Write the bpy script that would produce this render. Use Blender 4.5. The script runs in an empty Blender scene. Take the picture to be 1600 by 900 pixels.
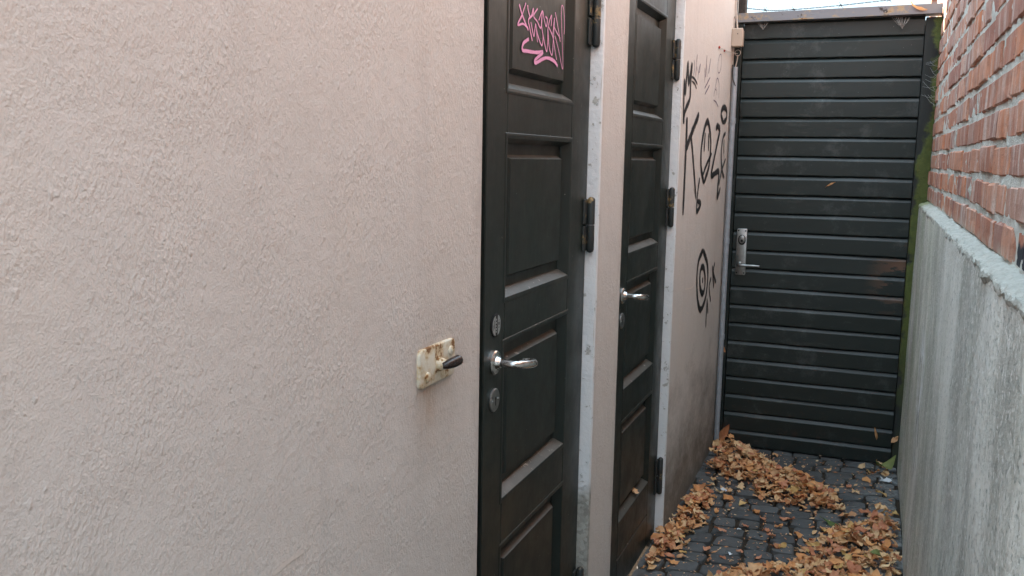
import bpy, bmesh, math, random
from mathutils import Vector, Matrix, noise
R = math.radians
rnd = random.Random(7)
scene = bpy.context.scene
C = scene.collection

# ------------------------------------------------------------------ camera
cam = bpy.data.cameras.new('camera'); cam_ob = bpy.data.objects.new('camera', cam); C.objects.link(cam_ob)
cam.sensor_width = 36.0; cam.lens = 1424.9 / 1600 * 36.0; cam.clip_start = 0.02; cam.clip_end = 500
yaw, pit, rol = R(-21.494), R(8.223), R(1.028)
fw = Vector((math.sin(yaw)*math.cos(pit), math.cos(yaw)*math.cos(pit), -math.sin(pit)))
rt = Vector((math.cos(yaw), -math.sin(yaw), 0)); up = rt.cross(fw)
cr = rt*math.cos(rol) + up*math.sin(rol); cu = up*math.cos(rol) - rt*math.sin(rol)
m = Matrix((cr, cu, -fw)).transposed().to_4x4(); m.translation = (0, 0, 1.55)
cam_ob.matrix_world = m
scene.camera = cam_ob

# ------------------------------------------------------------------ sky, sun, exposure
CLOUD = 14.0
SUN_EL, SUN_AZ = 14.0, -72.0      # azimuth from +Y towards +X, so the sun stands over the left-hand building
world = bpy.data.worlds.new('World'); scene.world = world; world.use_nodes = True
wn = world.node_tree.nodes; wl = world.node_tree.links
bg = wn['Background']
sky = wn.new('ShaderNodeTexSky'); sky.sky_type = 'NISHITA'; sky.sun_disc = False
sky.sun_elevation = R(SUN_EL); sky.sun_rotation = R(SUN_AZ); sky.air_density = 1.0; sky.dust_density = 2.0; sky.ozone_density = 1.0
# thin high overcast over the blue: cloud brightness rises towards the zenith as a covered sky does
tc = wn.new('ShaderNodeTexCoord'); sx = wn.new('ShaderNodeSeparateXYZ'); wl.new(tc.outputs['Generated'], sx.inputs[0])
gr = wn.new('ShaderNodeMapRange'); wl.new(sx.outputs[2], gr.inputs[0]); gr.inputs[3].default_value = CLOUD*.11; gr.inputs[4].default_value = CLOUD
cn = wn.new('ShaderNodeTexNoise'); wl.new(tc.outputs['Generated'], cn.inputs['Vector']); cn.inputs['Scale'].default_value = 3.0; cn.inputs['Detail'].default_value = 7
cf = wn.new('ShaderNodeMapRange'); wl.new(cn.outputs[0], cf.inputs[0]); cf.inputs[1].default_value = .35; cf.inputs[2].default_value = .65; cf.inputs[3].default_value = .62; cf.inputs[4].default_value = .92
cc = wn.new('ShaderNodeVectorMath'); cc.operation = 'SCALE'; cc.inputs[0].default_value = (.66, .85, 1.0); wl.new(gr.outputs[0], cc.inputs['Scale'])
wm = wn.new('ShaderNodeMix'); wm.data_type = 'RGBA'; wl.new(cf.outputs[0], wm.inputs[0]); wl.new(sky.outputs[0], wm.inputs[6]); wl.new(cc.outputs[0], wm.inputs[7])
wl.new(wm.outputs[2], bg.inputs[0]); bg.inputs[1].default_value = 0.12
sun = bpy.data.lights.new('sun', 'SUN'); sun_ob = bpy.data.objects.new('sun', sun); C.objects.link(sun_ob)
sun.energy = 5.0; sun.angle = R(0.6); sun.color = (1.0, 0.87, 0.72)
sd = Vector((math.sin(R(SUN_AZ))*math.cos(R(SUN_EL)), math.cos(R(SUN_AZ))*math.cos(R(SUN_EL)), math.sin(R(SUN_EL))))
sun_ob.rotation_euler = sd.to_track_quat('Z', 'Y').to_euler(); sun_ob.location = (0, 0, 8)
vs = scene.view_settings
vs.view_transform = 'Standard'; vs.look = 'None'; vs.gamma = 1.0; vs.use_curve_mapping = False; vs.exposure = 2.02
scene.cycles.max_bounces = 7; scene.cycles.diffuse_bounces = 6; scene.cycles.glossy_bounces = 3; scene.cycles.transmission_bounces = 2

# ------------------------------------------------------------------ helpers
def tag(o, label=None, cat=None, group=None, kind=None):
    if label: o['label'] = label
    if cat: o['category'] = cat
    if group: o['group'] = group
    if kind: o['kind'] = kind
    return o
def wloc(o):
    v = Vector(o.location)
    while o.parent: o = o.parent; v = v + o.location
    return v
def adopt(o, parent):
    o.parent = parent
    o.location = Vector(o.location) - wloc(parent)
def thing(name, loc, label, cat, group=None):
    o = bpy.data.objects.new(name, None); C.objects.link(o); o.location = loc; o.empty_display_size = .05
    return tag(o, label, cat, group, 'thing')
def obj(name, me, mt=None, parent=None, loc=(0, 0, 0)):
    o = bpy.data.objects.new(name, me); C.objects.link(o); o.location = loc
    if mt and not me.materials: me.materials.append(mt)
    if parent: adopt(o, parent)
    return o
class MB:
    def __init__(s): s.v = []; s.f = []
    def add(s, vs_, fs):
        n = len(s.v); s.v += [tuple(p) for p in vs_]; s.f += [tuple(i+n for i in f) for f in fs]; return s
    def box(s, x0, x1, y0, y1, z0, z1):
        return s.add([(x0,y0,z0),(x1,y0,z0),(x1,y1,z0),(x0,y1,z0),(x0,y0,z1),(x1,y0,z1),(x1,y1,z1),(x0,y1,z1)],
                     [(0,3,2,1),(4,5,6,7),(0,1,5,4),(1,2,6,5),(2,3,7,6),(3,0,4,7)])
    def bbox(s, x0, x1, y0, y1, z0, z1, b):       # box with chamfered edges
        vs_ = []; 
        for ix, x in enumerate((x0, x1)):
            for iy, y in enumerate((y0, y1)):
                for iz, z in enumerate((z0, z1)):
                    sx, sy, sz = (1, -1)[ix], (1, -1)[iy], (1, -1)[iz]
                    vs_ += [(x, y+sy*b, z+sz*b), (x+sx*b, y, z+sz*b), (x+sx*b, y+sy*b, z)]
        bm = bmesh.new(); bv = [bm.verts.new(p) for p in vs_]
        r = bmesh.ops.convex_hull(bm, input=bv)
        bmesh.ops.dissolve_limit(bm, angle_limit=R(2), verts=bm.verts, edges=bm.edges)
        bm.verts.index_update()
        s.add([v.co[:] for v in bm.verts], [[v.index for v in f.verts] for f in bm.faces]); bm.free()
        return s
    def tube(s, pts, rad, n=10, caps=True, flat=None):
        pts = [Vector(p) for p in pts]; rs = rad if hasattr(rad, '__len__') else [rad]*len(pts)
        t0 = (pts[1]-pts[0]).normalized(); a = t0.orthogonal().normalized(); rings = []
        for i, p in enumerate(pts):
            t = (pts[min(i+1, len(pts)-1)] - pts[max(i-1, 0)]).normalized()
            a = (a - t*a.dot(t)).normalized(); b = t.cross(a)
            rings.append([p + (a*math.cos(2*math.pi*k/n) + b*math.sin(2*math.pi*k/n))*rs[i] for k in range(n)])
        vs_ = [v for r in rings for v in r]; fs = []
        for i in range(len(pts)-1):
            for k in range(n):
                k2 = (k+1) % n; fs.append((i*n+k, i*n+k2, (i+1)*n+k2, (i+1)*n+k))
        if caps: fs += [tuple(range(n-1, -1, -1)), tuple(range((len(pts)-1)*n, len(pts)*n))]
        return s.add(vs_, fs)
    def lathe(s, c, ax, prof, n=20):              # prof: (radius, height along ax)
        c = Vector(c); ax = Vector(ax).normalized(); a = ax.orthogonal().normalized(); b = ax.cross(a)
        vs_ = []; fs = []
        for r, hgt in prof:
            vs_ += [c + ax*hgt + (a*math.cos(2*math.pi*k/n) + b*math.sin(2*math.pi*k/n))*r for k in range(n)]
        for i in range(len(prof)-1):
            for k in range(n):
                k2 = (k+1) % n; fs.append((i*n+k, i*n+k2, (i+1)*n+k2, (i+1)*n+k))
        fs += [tuple(range(n-1, -1, -1)), tuple(range((len(prof)-1)*n, len(prof)*n))]
        return s.add(vs_, fs)
    def mesh(s, name, smooth=False):
        me = bpy.data.meshes.new(name); me.from_pydata(s.v, [], s.f); me.validate(); me.update()
        bm = bmesh.new(); bm.from_mesh(me); bmesh.ops.recalc_face_normals(bm, faces=bm.faces); bm.to_mesh(me); bm.free()
        if smooth: me.shade_smooth()
        if getattr(s, 'core', None) and len(s.core) == len(me.vertices):
            me.attributes.new('core', 'FLOAT', 'POINT').data.foreach_set('value', [float(c) for c in s.core])
        return me
    def build(s, name, mt, parent=None, smooth=False, angle=None):
        me = s.mesh(name, smooth)
        if angle is not None: me.set_sharp_from_angle(angle=R(angle))
        return obj(name, me, mt, parent)
def spline(pts, n=8):                              # Catmull-Rom through tuples
    out = []; P = [pts[0]] + list(pts) + [pts[-1]]
    for i in range(1, len(P)-2):
        for k in range(n):
            t = k/n; q = []
            for a, b, c, d in zip(P[i-1], P[i], P[i+1], P[i+2]):
                q.append(.5*(2*b + (c-a)*t + (2*a-5*b+4*c-d)*t*t + (3*b-a-3*c+d)*t**3))
            out.append(tuple(q))
    out.append(tuple(pts[-1])); return out
def fbm(p, o=4):
    return noise.fractal(Vector(p), 1.0, 2.0, o)

# ------------------------------------------------------------------ materials
class NT:
    def __init__(s, name):
        s.m = bpy.data.materials.new(name); s.m.use_nodes = True; s.t = s.m.node_tree; s.n = s.t.nodes; s.l = s.t.links
        s.p = s.n['Principled BSDF']; s.pos = s.n.new('ShaderNodeNewGeometry').outputs['Position']
    def _in(s, sock, v):
        if isinstance(v, bpy.types.NodeSocket): s.l.new(v, sock)
        elif isinstance(v, (tuple, list)) and len(v) == 3 and sock.type == 'RGBA': sock.default_value = (*v, 1)
        else: sock.default_value = v
    def scale(s, sc, vec=None, rot=None, off=None):
        k = s.n.new('ShaderNodeMapping'); s._in(k.inputs['Vector'], vec or s.pos); k.inputs['Scale'].default_value = sc
        if rot: k.inputs['Rotation'].default_value = rot
        if off: k.inputs['Location'].default_value = off
        return k.outputs[0]
    def noise(s, sc, det=4, rough=.55, vec=None, dist=0):
        k = s.n.new('ShaderNodeTexNoise'); s._in(k.inputs['Vector'], vec or s.pos); k.inputs['Scale'].default_value = sc
        k.inputs['Detail'].default_value = det; k.inputs['Roughness'].default_value = rough; k.inputs['Distortion'].default_value = dist
        return k.outputs[0]
    def voro(s, sc, vec=None, feature='F1', out='Distance', rand=1.0):
        k = s.n.new('ShaderNodeTexVoronoi'); k.feature = feature; s._in(k.inputs['Vector'], vec or s.pos); k.inputs['Scale'].default_value = sc
        k.inputs['Randomness'].default_value = rand
        return k.outputs[out]
    def ramp(s, fac, stops):
        k = s.n.new('ShaderNodeValToRGB'); s._in(k.inputs[0], fac); e = k.color_ramp.elements
        while len(e) < len(stops): e.new(.5)
        for el, (p, c) in zip(e, stops):
            el.position = p; el.color = (c, c, c, 1) if not hasattr(c, '__len__') else (*c, 1)
        return k.outputs[0]
    def mix(s, fac, a, b, mode='MIX'):
        k = s.n.new('ShaderNodeMix'); k.data_type = 'RGBA'; k.blend_type = mode
        s._in(k.inputs[0], fac); s._in(k.inputs[6], a); s._in(k.inputs[7], b); return k.outputs[2]
    def math(s, op, a, b=0, clamp=False):
        k = s.n.new('ShaderNodeMath'); k.operation = op; k.use_clamp = clamp; s._in(k.inputs[0], a); s._in(k.inputs[1], b); return k.outputs[0]
    def xyz(s, vec=None):
        k = s.n.new('ShaderNodeSeparateXYZ'); s._in(k.inputs[0], vec or s.pos); return k.outputs
    def rng(s, v, a, b, c=0, d=1):
        k = s.n.new('ShaderNodeMapRange'); s._in(k.inputs[0], v); k.inputs[1].default_value = a; k.inputs[2].default_value = b
        k.inputs[3].default_value = c; k.inputs[4].default_value = d; return k.outputs[0]
    def bump(s, hgt, strength=.5, dist=.01, normal=None):
        k = s.n.new('ShaderNodeBump'); s._in(k.inputs['Height'], hgt); k.inputs['Strength'].default_value = strength; k.inputs['Distance'].default_value = dist
        if normal: s.l.new(normal, k.inputs['Normal'])
        return k.outputs[0]
    def rand(s):
        return s.n.new('ShaderNodeObjectInfo').outputs['Random']
    def island(s):
        return s.n.new('ShaderNodeNewGeometry').outputs['Random Per Island']
    def out(s, col, rough=.7, bump=None, metal=0, spec=.5):
        s._in(s.p.inputs['Base Color'], col); s._in(s.p.inputs['Roughness'], rough); s._in(s.p.inputs['Metallic'], metal)
        s._in(s.p.inputs['Specular IOR Level'], spec)
        if bump: s.l.new(bump, s.p.inputs['Normal'])
        return s.m
D1E, D2E = 1.667, 2.765
def M_plaster():
    t = NT('painted plaster')
    lump = t.noise(185, 3, .5, t.scale((1, 1, .62))); fine = t.noise(370, 2, .5); big = t.noise(38, 3, .5); patch = t.noise(7, 3)
    pim = t.rng(t.voro(80, t.scale((1, 1, .55))), .0, .33, 1, 0)
    amp = t.rng(patch, .36, .64, .25, 1.30)
    hgt = t.math('ADD', t.math('MULTIPLY', t.math('POWER', lump, 1.6), amp), t.math('MULTIPLY', big, .8))
    hgt = t.math('ADD', hgt, t.math('MULTIPLY', t.noise(8, 3, .5), 2.2))
    hgt = t.math('ADD', hgt, t.math('MULTIPLY', fine, .36))
    hgt = t.math('ADD', hgt, t.math('MULTIPLY', t.math('MULTIPLY', t.math('POWER', pim, .7), t.ramp(t.noise(60, 2), [(.52, 0), (.66, 1)])), .60))
    b = t.bump(hgt, .50, .0034)
    x, y, z = t.xyz()
    col = t.mix(t.noise(2.2, 4), (.59, .532, .488), (.65, .59, .542))
    col = t.mix(t.ramp(t.noise(60, 3), [(.35, .0), (.75, .35)]), col, (.545, .505, .47))
    # uneven repainting, rain runs and scuffs
    pt = t.ramp(t.noise(1.7, 5, .6, t.scale((1, 1, .6), off=(0, 3, 5)), dist=.8), [(.44, 0), (.52, 1)])
    col = t.mix(t.math('MULTIPLY', pt, .30), col, (.59, .555, .53))
    run = t.ramp(t.noise(13, 5, .6, t.scale((1, 1, .05))), [(.56, 0), (.72, 1)])
    col = t.mix(t.math('MULTIPLY', run, .16), col, (.40, .355, .33))
    scf = t.ramp(t.noise(11, 6, .75, t.scale((1, 1, .7), off=(7, 2, 1))), [(.63, 0), (.69, 1)])
    col = t.mix(t.math('MULTIPLY', scf, .20), col, (.36, .32, .30))
    chip = t.ramp(t.voro(21, t.scale((1, 1, .8), off=(.3, .1, .6))), [(.035, 1), (.05, 0)])
    col = t.mix(t.math('MULTIPLY', chip, .35), col, (.76, .70, .65))
    # greasy dirt round the latch plate and along the door edges
    dl = t.math('SQRT', t.math('ADD', t.math('POWER', t.math('SUBTRACT', y, 1.48), 2), t.math('POWER', t.math('MULTIPLY', t.math('SUBTRACT', z, 1.13), .8), 2)))
    col = t.mix(t.math('MULTIPLY', t.rng(dl, .06, .17, .40, 0), t.noise(18, 4)), col, (.30, .25, .20))
    rr_ = t.math('MULTIPLY', t.rng(t.math('ABSOLUTE', t.math('SUBTRACT', y, 1.43)), .01, .05, 1, 0), t.math('MULTIPLY', t.rng(z, 1.142, 1.138, 0, 1), t.rng(z, 1.00, 1.13, 0, .5)))
    col = t.mix(t.math('MULTIPLY', rr_, t.ramp(t.noise(60, 4, .6, t.scale((1, 1, .08))), [(.40, .1), (.62, 1)])), col, (.34, .20, .10))
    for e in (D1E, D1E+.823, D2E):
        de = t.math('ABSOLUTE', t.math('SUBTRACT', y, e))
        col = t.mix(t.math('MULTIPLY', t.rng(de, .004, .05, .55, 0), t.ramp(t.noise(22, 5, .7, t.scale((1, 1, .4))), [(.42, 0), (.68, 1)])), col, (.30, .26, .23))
    # splash dirt and run marks at the foot of the wall by the gate
    st = t.noise(6, 6, .72, t.scale((1, .7, 1.1)))
    foot = t.math('MULTIPLY', t.rng(z, .02, .85, 1, 0), t.rng(y, 3.3, 3.6, 0, 1))
    dirt = t.ramp(t.math('ADD', t.math('MULTIPLY', foot, .52), t.math('MULTIPLY', st, .66)), [(.47, 0), (.82, .92)])
    col = t.mix(dirt, col, t.mix(t.noise(30, 4), (.10, .09, .075), (.27, .235, .20)))
    b = t.bump(t.math('MULTIPLY', dirt, t.noise(45, 5, .7)), .5, .006, b)
    return t.out(col, .82, b, spec=.3)
def M_white():
    t = NT('white reveal paint'); x, y, z = t.xyz()
    chip = t.ramp(t.noise(30, 6, .75), [(.605, 0), (.625, 1)])
    low = t.math('MULTIPLY', t.rng(t.math('ADD', z, t.math('MULTIPLY', t.noise(9, 3), .25)), .68, .74, 1, 0), t.rng(y, 2.9, 3.0, 1, 0))
    agg = t.mix(t.voro(90, out='Color'), (.24, .23, .2), (.45, .43, .38))
    keep = t.ramp(t.noise(12, 2, .4, t.scale((1, 1, 1), off=(3, 1, 2))), [(.60, 1), (.63, 0)])
    mk = t.math('MAXIMUM', t.math('MULTIPLY', low, keep), t.math('MULTIPLY', chip, .8))
    col = t.mix(mk, t.mix(t.noise(20, 4), (.70, .71, .72), (.78, .78, .77)), agg)
    return t.out(col, .75, t.bump(t.math('SUBTRACT', t.noise(60, 4), mk), .6, .006))
def M_door():
    t = NT('dark green door paint')
    g = t.noise(14, 5, .6, t.scale((1, 1, .12)))
    col = t.mix(g, (.0070, .0120, .0094), (.0115, .0175, .0142))
    dust = t.ramp(t.noise(4.5, 6, .65), [(.55, 0), (.8, .5)])
    col = t.mix(dust, col, (.040, .042, .036))
    # dust and worn paint lie on the upward-facing edges
    nz = t.xyz(t.n.new('ShaderNodeNewGeometry').outputs['Normal'])[2]
    up_ = t.math('MULTIPLY', t.rng(nz, .3, .8, 0, 1), t.ramp(t.noise(22, 5, .6), [(.25, .55), (.7, 1)]))
    col = t.mix(up_, col, (.085, .075, .062))
    fl = t.math('MULTIPLY', t.rng(nz, .3, .8, 0, 1), t.ramp(t.noise(38, 4, .7), [(.64, 0), (.68, 1)]))
    col = t.mix(fl, col, (.34, .30, .26))
    x, y, z = t.xyz()
    spl = t.math('MULTIPLY', t.rng(z, .0, .55, 1, 0), t.ramp(t.noise(34, 6, .75), [(.50, 0), (.62, 1)]))
    col = t.mix(t.math('MULTIPLY', spl, .55), col, (.085, .075, .06))
    scr = t.ramp(t.noise(9, 6, .8, t.scale((1, 3, .5), rot=(.5, 0, 0))), [(.64, 0), (.67, 1)])
    col = t.mix(t.math('MULTIPLY', scr, .35), col, (.075, .08, .072))
    chp = t.ramp(t.noise(26, 5, .7, t.scale((1, 1, 1), off=(6, 3, 1))), [(.70, 0), (.715, 1)])
    col = t.mix(t.math('MULTIPLY', chp, .7), col, (.16, .14, .115))
    speck = t.ramp(t.voro(28), [(.035, 1), (.05, 0)])
    col = t.mix(t.math('MULTIPLY', speck, .5), col, (.4, .4, .36))
    return t.out(col, t.rng(t.noise(7, 5, .65), .3, .7, .30, .56), t.bump(t.math('ADD', t.noise(70, 4, .6, t.scale((1, 1, .1))), t.math('MULTIPLY', fl, -1)), .22, .0015))
def M_gate():
    t = NT('dark green gate paint')
    g = t.noise(9, 5, .6, t.scale((.15, 1, 1)))
    col = t.mix(g, (.0068, .0120, .0100), (.0118, .0185, .0158))
    col = t.mix(t.math('MULTIPLY', t.rand(), .5), col, (.019, .025, .023))
    x, y, z = t.xyz()
    # bare brown wood where the paint has worn off by the right edge
    w = t.math('MULTIPLY', t.ramp(t.noise(11, 6, .65, t.scale((.35, 1, 1.2))), [(.535, 0), (.56, 1)]),
               t.math('MULTIPLY', t.rng(x, -.02, .14, 0, 1), t.rng(t.math('ABSOLUTE', t.math('SUBTRACT', z, .98)), .06, .22, 1, 0)))
    col = t.mix(w, col, (.15, .075, .045))
    bl = t.math('MULTIPLY', t.ramp(t.noise(14, 5, .65), [(.57, 0), (.66, .6)]), t.rng(z, .22, .36, 1, 0))
    col = t.mix(bl, col, (.055, .03, .022))
    speck = t.ramp(t.voro(26), [(.03, 1), (.05, 0)])
    col = t.mix(t.math('MULTIPLY', speck, .4), col, (.3, .3, .28))
    scu = t.ramp(t.noise(8, 6, .8, t.scale((.4, 1, 1.6), off=(2, 2, 2))), [(.60, 0), (.66, .5)]); col = t.mix(scu, col, (.055, .06, .055))
    web = t.ramp(t.noise(6, 7, .8), [(.54, 0), (.76, .34)])
    col = t.mix(web, col, (.20, .20, .20))
    return t.out(col, t.rng(g, .3, .7, .34, .46), t.bump(t.noise(50, 5, .65, t.scale((.12, 1, 1))), .25, .002))
def M_post():
    t = NT('mossy post wood'); x, y, z = t.xyz()
    g = t.noise(30, 5, .6, t.scale((1, 1, .08)))
    col = t.mix(g, (.012, .015, .014), (.035, .036, .032))
    side = t.rng(t.math('ADD', x, t.math('MULTIPLY', t.noise(7, 4, .6), .16)), .24, .32, 0, 1)
    lowb = t.rng(z, 1.9, 1.1, 0, .45)
    mk = t.ramp(t.math('ADD', t.math('MULTIPLY', t.math('ADD', side, lowb), .5), t.math('MULTIPLY', t.noise(16, 6, .7), .6)), [(.56, 0), (.70, 1)])
    mk = t.math('MULTIPLY', mk, t.rng(z, .25, .7, .15, 1))
    moss = t.mix(t.noise(40, 5, .7), (.028, .042, .009), (.15, .175, .040))
    return t.out(t.mix(mk, col, moss), .8, t.bump(t.math('ADD', t.math('MULTIPLY', mk, t.noise(120, 3)), t.math('MULTIPLY', g, .4)), .8, .006))
def M_concrete():
    t = NT('weathered concrete'); x, y, z = t.xyz()
    col = t.mix(t.ramp(t.noise(3.5, 6, .65, t.scale((1, 1, .45))), [(.40, 0), (.60, 1)]), (.50, .49, .44), (.92, .90, .83))
    strk = t.noise(5.5, 6, .7, t.scale((1, 1, .16)), dist=.6)
    col = t.mix(t.ramp(strk, [(.54, 0), (.78, .6)]), col, (.42, .42, .37))
    col = t.mix(t.ramp(t.noise(4.5, 6, .7, t.scale((1, 1, .2), off=(2, 7, 3)), dist=.5), [(.52, 0), (.75, .75)]), col, (.86, .86, .81))
    green = t.math('MULTIPLY', t.ramp(t.noise(4, 6, .65, t.scale((1, 1, .3), off=(0, 9, 0))), [(.38, 0), (.62, 1)]), t.rng(y, 2.0, 4.4, .12, .8))
    col = t.mix(green, col, (.38, .42, .29))
    sp = t.ramp(t.noise(80, 5, .8), [(.55, 0), (.62, 1)]); col = t.mix(t.math('MULTIPLY', sp, .7), col, (.26, .26, .23))
    sp2 = t.ramp(t.noise(65, 5, .8, t.scale((1, 1, 1), off=(5, 5, 5))), [(.54, 0), (.61, 1)]); col = t.mix(t.math('MULTIPLY', sp2, .8), col, (.93, .92, .88))
    pit = t.ramp(t.voro(38, t.scale((1, 1, .45))), [(.05, 1), (.10, 0)]); col = t.mix(t.math('MULTIPLY', pit, t.ramp(t.noise(8, 3), [(.45, 0), (.6, .8)])), col, (.07, .07, .06))
    # scraped lime streak running down beside the gate
    wob = t.math('MULTIPLY', t.noise(6, 3, .5, t.scale((1, .2, 1))), .35)
    dy = t.math('ABSOLUTE', t.math('SUBTRACT', t.math('ADD', y, wob), 3.80))
    sc = t.math('MULTIPLY', t.rng(dy, .05, .20, 1, 0), t.ramp(t.noise(20, 6, .75, t.scale((1, 1, .3))), [(.46, 0), (.54, 1)]))
    sc = t.math('MULTIPLY', sc, t.math('MULTIPLY', t.rng(z, .95, .85, 0, 1), t.rng(z, .30, .60, .25, 1)))
    gouge = t.math('MULTIPLY', t.math('MULTIPLY', t.rng(dy, .06, .24, 1, 0), t.ramp(t.noise(24, 6, .8, t.scale((1, 1, .3), off=(3, 1, 8))), [(.52, 0), (.58, 1)])), t.math('MULTIPLY', t.rng(z, .98, .85, 0, 1), t.rng(z, .25, .6, .2, 1)))
    col = t.mix(t.math('MULTIPLY', gouge, .8), col, (.13, .13, .12)); col = t.mix(sc, col, (.90, .92, .91))
    hgt = t.math('ADD', t.noise(110, 4, .7), t.math('ADD', t.math('MULTIPLY', t.noise(22, 4), .7), t.math('MULTIPLY', sp, -.6)))
    return t.out(col, .9, t.bump(hgt, .8, .007), spec=.25)
def M_ledge():
    t = NT('rough broken mortar ledge')
    col = t.mix(t.noise(45, 5, .7), (.26, .26, .225), (.66, .66, .61))
    col = t.mix(t.ramp(t.noise(25, 5, .7), [(.58, 0), (.72, .8)]), col, (.24, .235, .20))
    y = t.xyz()[1]
    col = t.mix(t.math('MULTIPLY', t.rng(y, 4.2, 4.8, 0, .8), t.ramp(t.noise(12, 3), [(.35, 0), (.6, 1)])), col, (.25, .28, .10))
    return t.out(col, .95, t.bump(t.noise(110, 5, .7), .9, .006), spec=.2)
def M_brick():
    t = NT('red brick'); r = t.math('FRACT', t.math('ADD', t.rand(), t.island()))
    base = t.ramp(r, [(0, (.42, .165, .10)), (.18, (.55, .26, .165)), (.36, (.32, .125, .09)), (.54, (.60, .23, .115)), (.72, (.53, .31, .235)), (.86, (.36, .19, .15)), (1, (.47, .185, .11))])
    col = t.mix(t.ramp(t.noise(26, 5, .65), [(.4, 0), (.75, .6)]), base, (.30, .15, .115))
    col = t.mix(t.ramp(t.noise(16, 6, .7, t.scale((1, 1, .25), off=(1, 4, 0))), [(.48, 0), (.68, .75)]), col, (.66, .56, .50))
    col = t.mix(t.ramp(t.noise(120, 4, .75), [(.56, 0), (.66, .6)]), col, (.13, .085, .07))
    x, y, z = t.xyz()
    dz = t.rng(z, 1.365, 1.40, .8, 0)
    col = t.mix(t.math('MULTIPLY', dz, t.ramp(t.noise(20, 4), [(.4, 0), (.6, 1)])), col, (.50, .46, .38))
    tar = t.math('MULTIPLY', t.rng(t.math('ADD', y, t.math('MULTIPLY', t.noise(22, 4), .16)), 1.93, 1.94, 1, 0), t.rng(t.math('ADD', z, t.math('MULTIPLY', t.noise(25, 4), .05)), 1.435, 1.445, 1, 0))
    col = t.mix(tar, col, (.028, .030, .038))
    hgt = t.math('ADD', t.noise(120, 4, .65), t.math('MULTIPLY', t.noise(25, 4, .6, t.scale((1, 1, .3))), 1.0))
    return t.out(col, .88, t.bump(hgt, .6, .004), spec=.25)
def M_mortar():
    t = NT('lime mortar')
    col = t.mix(t.noise(40, 5, .7), (.42, .415, .37), (.78, .77, .71))
    col = t.mix(t.ramp(t.noise(6, 4, .6), [(.5, 0), (.75, .6)]), col, (.22, .22, .17))
    return t.out(col, .95, t.bump(t.noise(130, 5, .7), .9, .006), spec=.2)
def M_stone():
    t = NT('granite sett'); r = t.rand()
    col = t.mix(r, (.058, .060, .061), (.105, .106, .105))
    col = t.mix(t.ramp(t.noise(60, 5, .7), [(.45, 0), (.7, .5)]), col, (.10, .10, .098))
    x, y, z = t.xyz()
    dust = t.math('MULTIPLY', t.rng(t.math('ADD', x, t.math('MULTIPLY', t.noise(7, 3), .3)), .10, .30, 0, 1), t.ramp(t.noise(45, 5, .7), [(.42, .15), (.6, 1)]))
    col = t.mix(dust, col, (.22, .22, .215))
    col = t.mix(t.ramp(t.noise(9, 4, .6), [(.55, 0), (.7, .5)]), col, (.05, .045, .035))
    return t.out(col, t.rng(t.noise(12, 3), .3, .7, .68, .9), t.bump(t.math('ADD', t.noise(90, 5, .65), t.noise(28, 3)), .55, .005))
def M_soil():
    t = NT('soil and grit')
    col = t.mix(t.noise(45, 5, .7), (.018, .014, .011), (.075, .055, .038))
    return t.out(col, .95, t.bump(t.noise(120, 5, .7), 1, .008), spec=.2)
def M_leaf(name, stops, tr=.18):
    t = NT(name); r = t.math('FRACT', t.math('ADD', t.rand(), t.island()))
    col = t.ramp(r, stops)
    col = t.mix(t.ramp(t.noise(55, 4, .6), [(.45, 0), (.8, .45)]), col, t.mix(.4, col, (.14, .06, .03)))
    m_ = t.out(col, .62, t.bump(t.noise(170, 4, .6), .5, .002), spec=.35)
    tr_n = t.n.new('ShaderNodeBsdfTranslucent'); t.l.new(col, tr_n.inputs[0]); ms = t.n.new('ShaderNodeMixShader'); ms.inputs[0].default_value = tr
    o = t.n['Material Output']; t.l.new(t.p.outputs[0], ms.inputs[1]); t.l.new(tr_n.outputs[0], ms.inputs[2]); t.l.new(ms.outputs[0], o.inputs[0])
    return m_
def M_simple(name, col, rough=.5, metal=0, var=.15, sc=40, bump=.2, spec=.5):
    t = NT(name); c2 = tuple(c*(1-var) for c in col)
    c = t.mix(t.ramp(t.noise(sc, 5, .65), [(.35, 0), (.7, 1)]), col, c2)
    return t.out(c, t.rng(t.noise(sc*1.7, 4), .3, .7, max(.05, rough-.08), rough+.08), t.bump(t.noise(sc*3, 4), bump, .001), metal, spec)
def M_rust(name, paint, th, rough=.45, sc=34):
    t = NT(name)
    n1 = t.noise(sc, 6, .68); mk = t.ramp(n1, [(th, 0), (th+.05, 1)])
    rust = t.mix(t.noise(90, 4), (.10, .035, .012), (.30, .14, .04)); stain = t.ramp(n1, [(th-.10, 0), (th, .65)])
    col = t.mix(stain, paint, (.50, .33, .13)); col = t.mix(mk, col, rust)
    dk = t.ramp(t.noise(sc*.8, 5, .6, t.scale((1, 1, 1), off=(4, 2, 9))), [(.62, 0), (.66, 1)]); col = t.mix(dk, col, (.03, .022, .018))
    return t.out(col, t.mix(mk, (rough,)*3, (.85,)*3), t.bump(t.math('ADD', mk, t.noise(150, 3)), .5, .0015))
def M_slab():
    t = NT('pale bounce slabs'); return t.out(t.mix(t.noise(3, 5, .6), (.26, .25, .235), (.36, .35, .33)), .85, t.bump(t.noise(60, 4), .4, .004))  # pale colour for the added out-of-view pavement that throws light onto the walls
def M_spray(name, col, lo, hi, amt, sc, rough=.6):
    t = NT(name); at = t.n.new('ShaderNodeAttribute'); at.attribute_name = 'core'
    e = t.math('ADD', at.outputs['Fac'], t.math('MULTIPLY', t.math('SUBTRACT', t.noise(sc, 4, .7), .5), amt))
    m_ = t.out(t.mix(t.noise(40, 4), col, tuple(c*1.5 for c in col)), rough, t.bump(t.noise(185, 3), .3, .002))
    t._in(t.p.inputs['Alpha'], t.ramp(e, [(lo, 0), (hi, .97)])); return m_
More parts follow.
